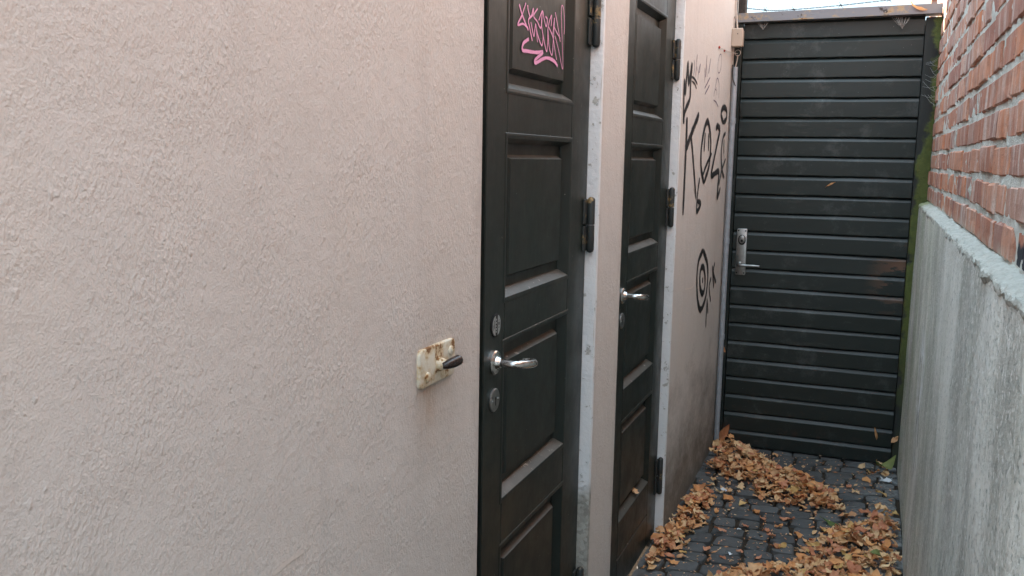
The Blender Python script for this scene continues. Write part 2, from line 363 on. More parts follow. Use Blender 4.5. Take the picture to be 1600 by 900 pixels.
MT = dict(slab=M_slab(), plaster=M_plaster(), white=M_white(), door=M_door(), gate=M_gate(), post=M_post(), concrete=M_concrete(), ledge=M_ledge(),
    brick=M_brick(), mortar=M_mortar(), stone=M_stone(), soil=M_soil(),
    leaf=M_leaf('dry leaf', [(0, (.48, .18, .08)), (.2, (.66, .31, .13)), (.4, (.78, .48, .24)), (.6, (.58, .24, .11)), (.8, (.85, .61, .35)), (1, (.70, .33, .15))]),
    leaf0=M_leaf('russet leaf', [(0, (.54, .20, .10)), (1, (.70, .32, .18))]), leaf1=M_leaf('orange brown leaf', [(0, (.70, .30, .11)), (1, (.82, .40, .16))]),
    leaf2=M_leaf('pale tan leaf', [(0, (.80, .49, .24)), (1, (.88, .60, .34))]), leaf3=M_leaf('ochre leaf', [(0, (.64, .38, .13)), (1, (.75, .50, .21))]),
    leafgreen=M_leaf('green leaf', [(0, (.10, .15, .04)), (1, (.24, .27, .09))], .1),
    chrome=M_simple('chrome', (.70, .69, .67), .22, 1, .25, 55, .12), steel=M_simple('brushed steel', (.42, .42, .41), .38, 1, .3, 60, .15),
    hinge=M_rust('hinge paint', (.030, .034, .033), .66, .5, 26), dark=M_simple('dark hole', (.006, .006, .006), .8),
    plate=M_rust('rusty cream enamel', (.66, .61, .50), .525, .35, 30), knob=M_simple('worn brown knob', (.035, .022, .018), .25, 0, .5, 50),
    black=M_spray('black spray paint', (.011, .011, .012), .06, .50, .55, 110), pink=M_spray('pink marker paint', (.62, .26, .43), .05, .40, .60, 90, .5), pen=M_spray('faded pen ink', (.13, .095, .14), .05, .6, .9, 120, .8),
    conduit=M_simple('galvanised conduit', (.42, .45, .49), .45, .3, .25, 30), beige=M_simple('beige plastic', (.50, .40, .32), .5, 0, .12, 20), cable=M_simple('pale cable', (.52, .44, .38), .6), blackrub=M_simple('black cable rubber', (.012, .012, .012), .6),
    red=M_simple('red plug', (.40, .05, .035), .6), beam=M_rust('zinc angle iron', (.20, .20, .215), .66, .42, 14), oldwood=M_simple('dark timber', (.045, .034, .028), .8, 0, .5, 60, .8),
    wire=M_simple('dark wire', (.07, .075, .08), .5, .7), web=M_simple('cobweb', (.42, .41, .40), .9), litter=M_simple('white litter', (.75, .77, .80), .6), crack=M_simple('bare plaster crack', (.70, .62, .56), .9),
    badge=M_simple('grey badge', (.30, .32, .31), .4, 0, .2), slate=M_simple('slate grey', (.10, .11, .12), .7), paleblue=M_simple('pale blue render', (.6, .68, .72), .9))
# wall drawings: (stroke width, [(y, z), ...]) on the plane they are painted on
TAG_BLACK= [(0.02,[(3.662,1.689),(3.647,1.785),(3.646,1.854),(3.674,1.81),(3.684,1.863),(3.7,1.924),(3.729,1.852),(3.755,1.883),(3.784,1.929),(3.772,1.847),(3.767,1.792),(3.681,1.74),(3.662,1.689)]),(0.009,[(3.795,1.883),(3.858,1.878),(3.921,1.862)]),(0.007,[(3.799,1.866),(3.863,1.859),(3.906,1.843)]),(0.022,[(4.672,1.731),(4.589,1.762),(4.593,1.791),(4.668,1.808),(4.75,1.795),(4.752,1.757),(4.67,1.735)]),(0.026,[(3.726,1.718),(3.734,1.65),(3.735,1.506),(3.732,1.324)]),(0.026,[(3.991,1.744),(3.9,1.692),(3.813,1.642),(3.742,1.594)]),(0.02,[(3.826,1.647),(3.886,1.574),(4.008,1.382)]),(0.018,[(4.079,1.47),(4.046,1.414),(4.038,1.325),(4.132,1.354),(4.045,1.369)]),(0.022,[(4.182,1.445),(4.097,1.52),(4.084,1.604),(4.147,1.695),(4.216,1.72),(4.287,1.677),(4.324,1.608),(4.297,1.519),(4.182,1.445)]),(0.016,[(4.361,1.579),(4.227,1.525),(4.127,1.469)]),(0.016,[(4.163,1.67),(4.155,1.628),(4.154,1.585)]),(0.016,[(4.251,1.67),(4.267,1.589)]),(0.022,[(4.443,1.697),(4.495,1.711),(4.559,1.691),(4.501,1.629),(4.417,1.537),(4.38,1.477),(4.582,1.493),(4.584,1.424),(4.582,1.368),(4.664,1.41)]),(0.016,[(4.744,1.685),(4.67,1.657),(4.642,1.581),(4.693,1.499),(4.777,1.459)]),(0.012,[(4.709,1.652),(4.719,1.582)]),(0.014,[(4.791,1.557),(4.68,1.499),(4.612,1.424)])]
TAG_TARGET= [(0.024,[(4.256,1.133),(4.155,1.096),(4.127,1.021),(4.169,0.917),(4.261,0.851),(4.381,0.888),(4.422,0.976),(4.387,1.058),(4.256,1.133)]),(0.024,[(4.257,1.057),(4.295,1.045),(4.329,1.017),(4.349,0.982),(4.348,0.949),(4.327,0.928),(4.293,0.924),(4.253,0.938),(4.221,0.965),(4.202,1.0),(4.203,1.031),(4.223,1.052),(4.257,1.057)]),(0.02,[(4.277,1.003),(4.282,0.975)]),(0.016,[(4.524,0.974),(4.477,0.932),(4.545,0.849)]),(0.018,[(4.542,1.031),(4.617,0.909)]),(0.016,[(4.617,1.039),(4.581,0.995),(4.683,0.928)]),(0.016,[(4.43,0.881),(4.431,0.738)]),(0.014,[(4.43,0.881),(4.481,0.799)]),(0.01,[(4.422,0.845),(4.461,0.847)])]
TAG_PEN= [(0.004,[(3.827,1.889),(3.841,1.924),(3.824,1.953)]),(0.004,[(3.875,1.889),(3.881,1.938),(3.89,1.981),(3.879,1.949)]),(0.004,[(3.926,1.88),(3.936,1.916),(3.967,1.95),(3.959,1.921),(3.941,1.913)]),(0.004,[(3.893,1.933),(3.901,1.916)]),(0.004,[(4.09,1.882),(4.083,1.945),(4.108,1.909),(4.118,1.998),(4.114,1.972),(4.146,1.912)]),(0.004,[(4.185,1.931),(4.198,1.965),(4.215,1.999),(4.189,1.957),(4.175,1.928)]),(0.006,[(4.223,1.917),(4.096,1.859)]),(0.006,[(4.215,1.881),(4.107,1.834)]),(0.0035,[(4.477,2.046),(4.498,2.044),(4.512,2.033),(4.517,2.016),(4.512,1.995),(4.498,1.976),(4.478,1.962),(4.455,1.956),(4.435,1.958),(4.421,1.969),(4.416,1.986),(4.421,2.006),(4.435,2.025),(4.455,2.039),(4.477,2.046)]),(0.004,[(4.343,1.84),(4.374,1.881),(4.416,1.929),(4.479,1.905),(4.486,1.842)]),(0.0035,[(4.409,1.888),(4.433,1.85)]),(0.0035,[(4.364,1.877),(4.402,1.872)]),(0.0045,[(4.343,1.824),(4.418,1.818),(4.481,1.801)])]
TAG_PINK= [(0.0062,[(1.949,1.884),(1.962,1.869),(1.989,1.848),(2.008,1.836)]),(0.005,[(1.989,1.893),(1.965,1.862),(1.941,1.839),(1.974,1.845),(2.005,1.84)]),(0.005,[(2.0,1.89),(2.006,1.877),(2.022,1.867),(2.037,1.888),(2.035,1.874),(2.007,1.859),(2.016,1.842),(2.034,1.815)]),(0.0045,[(2.023,1.856),(2.032,1.842),(2.045,1.827),(2.051,1.847),(2.056,1.853),(2.069,1.816)]),(0.0045,[(2.065,1.892),(2.04,1.872),(2.064,1.863),(2.09,1.852),(2.097,1.888),(2.093,1.86),(2.106,1.835),(2.099,1.812),(2.071,1.831),(2.053,1.853)]),(0.0045,[(2.075,1.867),(2.098,1.891),(2.111,1.875),(2.127,1.86),(2.134,1.877),(2.12,1.882)]),(0.004,[(2.098,1.851),(2.114,1.825),(2.134,1.802),(2.14,1.832),(2.14,1.86),(2.163,1.891),(2.162,1.865)]),(0.004,[(2.139,1.858),(2.15,1.817),(2.173,1.798),(2.18,1.832),(2.185,1.888),(2.175,1.848)]),(0.0038,[(2.144,1.861),(2.176,1.842),(2.193,1.814),(2.208,1.79)]),(0.0038,[(2.19,1.902),(2.211,1.872),(2.233,1.837)]),(0.003,[(2.18,1.868),(2.206,1.855),(2.232,1.845)]),(0.003,[(2.191,1.846),(2.222,1.814),(2.257,1.772),(2.247,1.841),(2.235,1.909),(2.24,1.926),(2.253,1.917),(2.263,1.883),(2.26,1.858)]),(0.0085,[(2.009,1.816),(1.976,1.803),(1.969,1.788),(1.998,1.788),(2.062,1.792),(2.105,1.797),(2.055,1.775),(2.058,1.768),(2.126,1.786),(2.186,1.785),(2.215,1.775)])]
CRACKS= [[(3.852, 1.002), (4.015, 0.989), (4.119, 1.008), (4.208, 0.976)], [(0.971, 0.982), (0.993, 0.984), (1.015, 0.986), (1.044, 0.986)], [(3.905, 0.894), (3.967, 0.878)]]
# ------------------------------------------------------------------ the setting
XL, XD = -.725, -.755            # face of the plaster wall, face of the doors
XC, XB = .205, .240              # face of the concrete base, face of the bricks
D1, D2, DW, DH = 1.667, 2.765, .823, 2.205
g = MB(); g.add([(-60, -40, -.014), (60, -40, -.014), (60, 120, -.014), (-60, 120, -.014)], [(0, 1, 2, 3)])
tag(g.build('ground', MT['soil']), kind='structure')

g = MB(); g.add([(-14, -14, -.008), (14, -14, -.008), (14, -1.9, -.008), (-14, -1.9, -.008)], [(0, 1, 2, 3)])
tag(g.build('unseen_bounce_pavement', MT['slab']), kind='structure')  # unseen pale sheet behind the camera, added to bounce light into the alley
# paving: bed sheet with every sett as a piece of its own
bed = MB(); bed.add([(XL-.06, -1.9, -.010), (XC+.02, -1.9, -.010), (XC+.02, 5.6, -.010), (XL-.06, 5.6, -.010)], [(0, 1, 2, 3)])
bed = tag(bed.build('paving', MT['soil']), kind='structure')
def sett(poly, top):
    m_ = MB(); c = Vector((sum(p[0] for p in poly)/len(poly), sum(p[1] for p in poly)/len(poly), 0)); n = len(poly)
    def ring(s, z, j): return [(c.x+(p[0]-c.x)*s+rnd.uniform(-j, j), c.y+(p[1]-c.y)*s+rnd.uniform(-j, j), z+rnd.uniform(-j, j)) for p in poly]
    rings = ring(1, -.03, 0) + ring(1.0, top-.010, .0015) + ring(.955, top-.0022, .0012) + ring(.7, top, .0016) + [(c.x, c.y, top+.001)]
    fs = []
    for i in range(3):
        for k in range(n): fs.append((i*n+k, i*n+(k+1) % n, (i+1)*n+(k+1) % n, (i+1)*n+k))
    for k in range(n): fs.append((3*n+k, 3*n+(k+1) % n, 4*n))
    return m_.add(rings, fs)
y = 2.30; ROT = R(7)
def warp(u, v):
    x = u*math.cos(ROT) - v*0; yy = v + (u-XL)*math.tan(ROT) + .018*math.sin(u*6+v*3)
    return (x, yy)
while y < 5.0:
    d = rnd.uniform(.088, .108); x = XL-.09+rnd.uniform(0, .09)
    while x < XC+.04:
        w = rnd.uniform(.095, .150); gp = .0055
        x0, x1 = x+gp, x+w-gp; y0, y1 = y+gp, y+d-gp; r_ = .014
        q = [(x0+r_, y0), ((x0+x1)/2, y0-.002), (x1-r_, y0), (x1, y0+r_), (x1, y1-r_), (x1-r_, y1), ((x0+x1)/2, y1+.002), (x0+r_, y1), (x0, y1-r_), (x0, y0+r_)]
        j = lambda: rnd.uniform(-.005, .005)
        cx_ = max(XL-.04, min(XC, (x0+x1)/2))
        q = [warp(a+j(), b+j()) for a, b in q]
        q = [(max(XL-.028, min(XC-.001, a)), b) for a, b in q]
        if max(a for a, b in q)-min(a for a, b in q) > .035:
            sett(q, rnd.uniform(.0, .008)).build('paving_stone', MT['stone'], bed, smooth=True, angle=55)
        x += w
    y += d

# left: one long plastered wall with two door openings
wall = thing('plaster_wall', (XL, 2.5, 0), 'long pinkish grey roughcast plaster wall on the left holding both panelled doors', 'wall')
HL = 2.55
w = MB(); T = .36
def front(y0, y1, z0, z1):
    w.box(XL-T, XL, y0, y1, z0, z1)
front(-.7, D1, -.02, HL); front(D1+DW, D2, -.02, HL); front(D2+DW, 4.985, -.02, HL); front(D1, D1+DW, DH, HL); front(D2, D2+DW, DH, HL)
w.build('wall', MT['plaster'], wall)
cp = MB(); cp.bbox(XL-T-.04, XL+.03, -.75, 5.02, HL+.002, HL+.06, .006); cp.build('coping', MT['slate'], wall)
for d in (D1, D2):               # white painted far reveal beside each door
    rv = MB(); n = 40
    for i in range(n):
        z0, z1 = -.01+(DH+.0)*i/n, -.01+DH*(i+1)/n
    vs_ = []; fs = []; NZ = 60
    for i in range(NZ+1):
        z = DH*i/NZ
        o = .003 + .0022*fbm((d*3, z*9, 2)) ; e = .002*fbm((d*5, z*14, 7))
        vs_ += [(XL-.10, d+DW-o, z), (XL-.004, d+DW-o, z), (XL+.0015+e*.3, d+DW-o+.004, z), (XL+.0018+e*.3, d+DW+.012+abs(e)*3, z)]
    for i in range(NZ):
        for k in range(3): a = i*4+k; fs.append((a, a+1, a+5, a+4))
    rv.add(vs_, fs); rv.build('reveal', MT['white'], wall, smooth=True, angle=50)
TAGW = 1.45
def strokes(data, x0, scale=1.0, x_slope=2e-5, dirx=1, taper=True):
    m_ = MB(); k = 0; core = []
    for wd, pts in data:
        P = spline(pts, 7) if len(pts) > 2 else spline([pts[0], ((pts[0][0]+pts[1][0])/2, (pts[0][1]+pts[1][1])/2), pts[1]], 5)
        k += 1; L = []; n = len(P)
        for i, p in enumerate(P):
            a = P[max(i-1, 0)]; b = P[min(i+1, n-1)]; t = Vector((b[0]-a[0], b[1]-a[1])); t = t.normalized() if t.length > 1e-6 else Vector((0, 1))
            nn = Vector((-t.y, t.x)); e = min(i, n-1-i)
            hw = wd*scale*.62*(1 if not taper else min(1, .55+.25*e))*(1+.18*fbm((p[0]*30, p[1]*30, k)))
            xx = x0 + k*1.2e-4 + i*x_slope*.3
            L += [(xx, p[0]+nn.x*hw, p[1]+nn.y*hw), (xx+1e-5, p[0], p[1]), (xx, p[0]-nn.x*hw, p[1]-nn.y*hw)]; core += [0, 1, 0]
        m_.add(L, [q for i in range(n-1) for q in ((i*3, i*3+1, i*3+4, i*3+3), (i*3+1, i*3+2, i*3+5, i*3+4))])
    m_.core = core; return m_
tag(strokes(TAG_BLACK, XL+.0008, 1.42).build('spray_lettering', MT['black'], wall), 'tall black sprayed letters and crown on the plaster')
tag(strokes(TAG_TARGET, XL+.0008, 1.4).build('spray_target', MT['black'], wall), 'black sprayed target rings with small letters')
for st in (TAG_PEN[:4], TAG_PEN[4:8], TAG_PEN[8:9], TAG_PEN[9:]): strokes(st, XL+.0008, 1.5).build('pen_scribble', MT['pen'], wall)
for cdat in CRACKS: strokes([(.006, cdat)], XL+.0006, 1).build('crack', MT['crack'], wall)

# right: concrete base with a broken ledge and brickwork above
base = thing('concrete_base', (XC, 2.5, 0), 'stained grey concrete base wall with broken pale top edge on the right', 'wall')
m_ = MB(); NY, NZ = 150, 40; Y0, Y1, ZT = -.5, 4.885, 1.352
vs_ = []; fs = []
for i in range(NY+1):
    for k in range(NZ+1):
        yy = Y0+(Y1-Y0)*i/NY; z = -.02+(ZT+.02)*k/NZ
        vs_.append((XC + .006*fbm((yy*1.3, z*1.3, 3)) - .004*max(0, .25-z), yy, z))
for i in range(NY):
    for k in range(NZ): a = i*(NZ+1)+k; fs.append((a, a+NZ+1, a+NZ+2, a+1))
m_.add(vs_, fs); m_.build('front_face', MT['concrete'], base, smooth=True)
MB().box(XC+.012, XC+.40, Y0, Y1-.004, -.02, ZT-.012).build('core', MT['concrete'], base)
m_ = MB(); NY, NK = 620, 9; vs_ = []; fs = []; prof = [(.001, -.016), (-.001, -.010), (-.002, -.004), (.000, .000), (.005, .003), (.013, .007), (.022, .010), (.031, .013), (.042, .018), (.06, .020)]
for i in range(NY+1):
    yy = Y0+(Y1-Y0)*i/NY; edge = .022*fbm((yy*9, 0, 9), 5)
    for k, (px, pz) in enumerate(prof):
        n1 = fbm((yy*38, k*.55, 4), 4); n2 = fbm((yy*90, k*1.3, 8), 2); am = .0 if k == 0 else .0055
        vs_.append((XC+px-(.004*abs(n1) if 0 < k < 6 else 0)+edge*.25*(1 if 1 < k < 6 else 0), yy+(.003*n2 if 0 < i < NY else 0), ZT+pz+am*n1+.003*n2*(k > 0)+(edge*.9 if k < 3 else edge*.2)))
for i in range(NY):
    for k in range(NK): a = i*(NK+1)+k; fs.append((a, a+NK+1, a+NK+2, a+1))
m_.add(vs_, fs); m_.build('broken_ledge', MT['ledge'], base)

bw = thing('brick_wall', (XB, 2.5, 1.37), 'red brick wall with crumbling pale joints above the concrete base', 'wall')
HB = 3.05
m_ = MB(); NY, NZ = 260, 110; Y0b, Y1b = -.5, 5.6; vs_ = []; fs = []
for i in range(NY+1):
    for k in range(NZ+1):
        yy = Y0b+(Y1b-Y0b)*i/NY; z = 1.34+(HB-1.34)*k/NZ
        vs_.append((XB+.0042+.0050*fbm((yy*24, z*24, 1), 3), yy, z))
for i in range(NY):
    for k in range(NZ): a = i*(NZ+1)+k; fs.append((a, a+NZ+1, a+NZ+2, a+1))
m_.add(vs_, fs); m_.box(XB+.03, XB+.36, Y0b, Y1b, 1.345, HB); m_.build('mortar', MT['mortar'], bw)
def brick_mesh(L, H, seed):
    r = random.Random(seed); b = .004; D = .07
    def j(a=.0018): return r.uniform(-a, a)
    o = [(0, 0), (L*.5, 0), (L, 0), (L, H*.5), (L, H), (L*.5, H), (0, H), (0, H*.5)]
    back = [(D, u, v) for u, v in o]; mid = [(b+j(.0015), u+j(.0022), v+j(.0022)) for u, v in o]
    fr = [(j(.0012), L/2+(u-L/2)*(1-2*b/L)+j(.0015), H/2+(v-H/2)*(1-2*b/H)+j(.0015)) for u, v in o]
    c = [(j(.001)-.0006, L/2, H/2)]
    fs = []
    for i in range(2):
        for k in range(8): fs.append((i*8+k, i*8+(k+1) % 8, (i+1)*8+(k+1) % 8, (i+1)*8+k))
    for k in range(8): fs.append((16+k, 16+(k+1) % 8, 24))
    return back+mid+fr+c, fs
PIT, BH, SL, HD = .0775, .0630, .262, .128
kinds = {}
for L in (SL, HD, .19):
    for s in range(7):
        v_, f_ = brick_mesh(L, BH, int(L*1000)*10+s); me = MB().add(v_, f_).mesh('brick'); me.materials.append(MT['brick']); kinds.setdefault(L, []).append(me)
rest = MB(); nb = 0; row = 0; z = 1.372
while z < HB-.06:
    yy = Y0b + rnd.uniform(0, .2); run = 0
    while yy < Y1b-.27:
        L = SL if (rnd.random() < (.72 if row % 2 == 0 else .12)) else (HD if rnd.random() < .8 else .19)
        x = XB + rnd.uniform(-.004, .004); dz = rnd.uniform(-.003, .003)
        if yy+L > 1.62 and yy < 5.25 and z < 2.42 and not (yy < 1.9 and z > 1.95):
            o = obj('brick', rnd.choice(kinds[L]), None, bw, (x, yy, z+dz)); o.rotation_euler = (rnd.uniform(-.012, .012), 0, rnd.uniform(-.008, .008)); nb += 1
        else:
            v_, f_ = brick_mesh(L, BH, rnd.randrange(9999)); rest.add([(x+a, yy+b, z+dz+c) for a, b, c in v_], f_)
        yy += L + rnd.uniform(.006, .012)
    z += PIT; row += 1
tag(rest.build('upper_brickwork', MT['brick'], bw), kind='stuff')
MB().bbox(XB-.03, XB+.40, Y0b, Y1b, HB+.002, HB+.06, .006).build('coping', MT['slate'], bw)

# ------------------------------------------------------------------ the two panelled doors
def lever(parent, c, out, along, length, rad, mt, curl=True):
    c = Vector(c); out = Vector(out); along = Vector(along)
    k = [(0, 0), (.030, 0), (.044, .006), (.051, .022), (.054, .045), (.054, length*.72), (.048, length*.92), (.036, length), (.020, length)] if curl else [(0, 0), (.034, 0), (.045, .008), (.048, .03), (.048, length)]
    pts = spline([tuple(c+out*a+along*b) for a, b in k], 5); n = len(pts)
    rs = [rad*(1.12 if .25 < i/n < .7 else .95)*(1 if i < n-2 else .85) for i in range(n)]
    return MB().tube(pts, rs, 14).build('lever', mt, parent, smooth=True, angle=60)
def make_door(y0, label, pink):
    root = thing('panelled_door', (XD, y0+.4, 0), label, 'door', 'dark green panelled doors in the plaster wall')
    X1, T = XD, .045; P0, P1 = .206, .657; L0, L1 = .092, DW-.010
    def bx(name, a, b, z0, z1): return MB().bbox(X1-T, X1, y0+a, y0+b, z0, z1, .0022).build(name, MT['door'], root)
    bx('stile', L0, P0-.0006, .012, DH-.006); bx('stile', P1+.0006, L1, .012, DH-.006)
    MB().box(X1-T, X1-.026, y0+.004, y0+L0-.001, .0, DH-.004).build('rebate', MT['door'], root)
    op = [(.285, .645), (.765, 1.130), (1.235, 1.590), (1.695, 2.062)]
    bx('kick_rail', P0, P1, .012, .147)
    for a, b in ((.152, .285), (.645, .765), (1.130, 1.235), (1.590, 1.695), (2.062, DH-.006)): bx('rail', P0, P1, a, b)
    for i, (z0, z1) in enumerate(op):
        a, b = y0+P0, y0+P1; xb = X1-.026; xf = X1-.008
        p = MB(); f0, f1, g0, g1 = a+.043, b-.052, z0+.048, z1-.046; bv = .013
        q = lambda x, ya, yb, za, zb: [(x, ya, za), (x, yb, za), (x, yb, zb), (x, ya, zb)]
        vs_ = q(xb, a, b, z0, z1) + q(xb, f0-bv, f1+bv, g0-bv*.7, g1+bv*.7) + q(xf, f0, f1, g0, g1)
        fs = [(8, 9, 10, 11)]
        for r_ in range(2):
            for k in range(4): fs.append((r_*4+k, r_*4+(k+1) % 4, (r_+1)*4+(k+1) % 4, (r_+1)*4+k))
        p.add(vs_, fs); panel = p.build('panel', MT['door'], root)
        mo = MB(); wd = .015                                 # sloping moulding round the opening with a small bead
        rings = [q(X1+.0012, a-.010, b+.010, z0-.010, z1+.010), q(X1+.0016, a-.005, b+.005, z0-.005, z1+.005), q(X1+.0006, a+.001, b-.001, z0+.001, z1-.001), q(xb+.004, a+wd, b-wd, z0+wd*1.1, z1-wd*.8), q(xb-.001, a+wd+.001, b-wd-.001, z0+wd*1.1+.001, z1-wd*.8-.001)]
        rings.insert(0, q(X1+.0003, a-.011, b+.011, z0-.011, z1+.011))
        vs_ = [v for r_ in rings for v in r_]; fs = []
        for r_ in range(len(rings)-1):
            for k in range(4): fs.append((r_*4+k, r_*4+(k+1) % 4, (r_+1)*4+(k+1) % 4, (r_+1)*4+k))
        mo.add(vs_, fs).build('moulding', MT['door'], panel)
        if pink and i == 3:
            tag(strokes(TAG_PINK, xf+.0008, 1.0, taper=False).build('marker_scrawl', MT['pink'], panel), 'pink marker scrawl across the top panel')
    for zc in (1.928, 1.362, .262):                          # lift-off hinges
        h = MB(); yc = y0+DW-.013; xc = XD+.015; hl = .077; rr = .0108
        h.lathe((xc, yc, zc+.0015), (0, 0, 1), [(rr*.98, 0), (rr, .002), (rr, hl-.008), (rr*.8, hl-.003), (rr*.35, hl)], 16)
        h.lathe((xc, yc, zc-.0015), (0, 0, -1), [(rr*.98, 0), (rr, .002), (rr, hl-.008), (rr*.8, hl-.003), (rr*.35, hl)], 16)
        hg = h.build('hinge', MT['hinge'], root, smooth=True, angle=40)
        MB().bbox(XD+.0005, XD+.006, yc-.034, yc-.004, zc+.003, zc+hl-.004, .0015).bbox(XD+.0005, XD+.006, yc-.034, yc-.004, zc-hl+.004, zc-.003, .0015).build('hinge_leaf', MT['hinge'], hg)
        MB().tube([(xc, yc, zc-.003), (xc, yc, zc+.003)], rr*.8, 12).build('hinge_pin', MT['beam'], hg, smooth=True, angle=40)
    yc = y0+.150
    hd = MB().lathe((XD+.0004, yc, 1.099), (1, 0, 0), [(.0275, 0), (.0275, .004), (.025, .0065), (.015, .0075), (.0135, .011), (.011, .016)], 28).build('handle', MT['chrome'], root, smooth=True, angle=35)
    lever(hd, (XD+.010, yc, 1.099), (1, 0, 0), (0, 1, -.15), .102, .0090, MT['chrome'])
    for sz in (-1, 1): MB().lathe((XD+.005, yc, 1.099+sz*.0205), (1, 0, 0), [(.0028, 0), (.0028, .0024), (.001, .003)], 8).build('screw', MT['steel'], hd)
    es = MB().lathe((XD+.0004, yc, 1.014), (1, 0, 0), [(.0265, 0), (.0265, .0028), (.0245, .0045), (.012, .005)], 28).build('escutcheon', MT['steel'], root, smooth=True, angle=35)
    MB().lathe((XD+.0050, yc, 1.018), (1, 0, 0), [(.0042, 0), (.0042, .0007)], 12).box(XD+.0050, XD+.0056, yc-.0022, yc+.0022, 1.002, 1.0155).build('keyhole', MT['dark'], es)
    for sy in (-1, 1): MB().lathe((XD+.0048, yc+sy*.016, 1.014), (1, 0, 0), [(.003, 0), (.003, .0016), (.001, .002)], 8).build('screw', MT['steel'], es)
    if pink:
        bd = MB().lathe((XD+.0004, yc+.003, 1.182), (1, 0, 0), [(.0265, 0), (.0265, .0022), (.0245, .0032)], 28).build('badge', MT['dark'], root, smooth=True, angle=35)
        b = MB()
        def seg(u0, u1, x=.0038):                            # pale fields of the round badge either side of dark lettering
            n = 8; vs_ = []
            for k in range(n+1):
                u = u0+(u1-u0)*k/n; hh = math.sqrt(max(0, .0235**2-u*u)); vs_ += [(XD+x, yc+.003+u, 1.182-hh), (XD+x, yc+.003+u, 1.182+hh)]
            b.add(vs_, [(2*k, 2*k+2, 2*k+3, 2*k+1) for k in range(n)])
        seg(-.0225, -.006); seg(.006, .0225); b.build('badge_field', MT['badge'], bd)
        t_ = MB()
        for k, (zz, w_) in enumerate(((.013, .004), (.006, .005), (-.001, .003), (-.008, .005), (-.014, .004))): t_.box(XD+.0034, XD+.0040, yc+.003-.004, yc+.003-.004+w_, 1.182+zz-.002, 1.182+zz+.002)
        t_.build('badge_letters', MT['badge'], bd)
        t_ = MB()
        for u, zz, w_, h_ in ((-.014, .004, .0015, .018), (-.017, -.003, .0012, .012), (.012, .003, .005, .006), (.013, -.006, .004, .002), (.013, .010, .004, .0015)): t_.box(XD+.0039, XD+.0043, yc+.003+u-w_/2, yc+.003+u+w_/2, 1.182+zz-h_/2, 1.182+zz+h_/2)
        t_.build('badge_print', MT['dark'], bd)
    return root
make_door(D1, 'nearer dark green panelled door with pink scrawl on its top panel', True)
make_door(D2, 'farther dark green panelled door with plain panels, between nearer door and gate', False)

# ------------------------------------------------------------------ rusty plate with knob on the near wall
rp = thing('wall_latch', (XL, 1.463, 1.14), 'rust-stained cream latch plate with dark lever on the near plaster wall', 'latch')
def rrect(y0, y1, z0, z1, r, n=5):
    out = []
    for cy, cz, a0 in ((y1-r, z1-r, 0), (y0+r, z1-r, 90), (y0+r, z0+r, 180), (y1-r, z0+r, 270)):
        for k in range(n+1): a = R(a0+90*k/n); out.append((cy+r*math.cos(a), cz+r*math.sin(a)))
    return out
def slab(outline, x0, x1, b, ax='x'):
    n = len(outline); cy = sum(p[0] for p in outline)/n; cz = sum(p[1] for p in outline)/n; vs_ = []
    hw = max(abs(p[0]-cy) for p in outline); hh = max(abs(p[1]-cz) for p in outline)
    for s, x in ((0, x0), (0, x1-b*.8), (b*.4, x1-b*.2), (b, x1)):
        vs_ += [(x, cy+(u-cy)*(1-s/hw), cz+(v-cz)*(1-s/hh)) for u, v in outline]
    fs = [tuple(range(3*n, 4*n))] + [(i*n+k, i*n+(k+1) % n, (i+1)*n+(k+1) % n, (i+1)*n+k) for i in range(3) for k in range(n)]
    if ax == 'y': vs_ = [(u, x, v) for x, u, v in vs_]
    return MB().add(vs_, fs)
slab(rrect(1.392, 1.538, 1.139, 1.210, .012), XL-.002, XL+.0065, .003).build('plate', MT['plate'], rp, smooth=True, angle=40)
hub = MB().lathe((XL+.0058, 1.468, 1.172), (1, 0, 0), [(.014, 0), (.0125, .006), (.010, .012), (.008, .018)], 18).build('hub', MT['plate'], rp, smooth=True, angle=50)
P = spline([(XL+.016, 1.462, 1.171), (XL+.025, 1.469, 1.173), (XL+.032, 1.481, 1.176), (XL+.037, 1.496, 1.179)], 5)
MB().tube(P, [.0065+.0035*math.sin(min(1, i/(len(P)-1)*1.15)*math.pi*.62) if i < len(P)-2 else (.008 if i == len(P)-2 else .0045) for i in range(len(P))], 14).build('lever', MT['knob'], rp, smooth=True, angle=60)
for yy, zz in ((1.421, 1.157), (1.517, 1.188)): MB().lathe((XL+.006, yy, zz), (1, 0, 0), [(.0095, 0), (.0090, .003), (.006, .0045)], 12).build('screw', MT['plate'], rp, smooth=True, angle=40)

# ------------------------------------------------------------------ gate of horizontal boards
YG = 4.93
gt = thing('board_gate', (-.25, YG, 0), 'dark green gate of horizontal boards closing the end of the alley', 'gate')
GX0, GX1 = -.683, .168
def board(z0, z1, i):
    n = 18; vs_ = []; fs = []
    pr = [(.022, z0+.001), (.0, z0+.001), (-.001, z0+.004), (0, z1-.0225), (.0006, z1-.0205), (.0098, z1-.0050), (.022, z1-.0040)]
    for k in range(n+1):
        x = GX0+(GX1-GX0)*k/n; wv = .0030*fbm((x*2.2, i*2.7, 5)) + (i*37 % 7 - 3)*.0005; rag = .0020*fbm((x*13, i*5.1, 2)); sag = .0016*fbm((x*1.6, i*3.3, 8))
        for a, (py, pz) in enumerate(pr): vs_.append((x, YG+py+wv, pz+sag+(rag if a in (1, 2) else 0)))
    m = len(pr)
    for k in range(n):
        for a in range(m-1): fs.append((k*m+a, (k+1)*m+a, (k+1)*m+a+1, k*m+a+1))
    fs += [tuple(range(m)), tuple(range(n*m+m-1, n*m-1, -1))]
    return MB().add(vs_, fs)
zs = [.012] + [.099+.0984*k for k in range(22)] + [2.235]
for i in range(len(zs)-1): board(zs[i], zs[i+1] if i < 22 else 2.26, i).build('board', MT['gate'], gt)
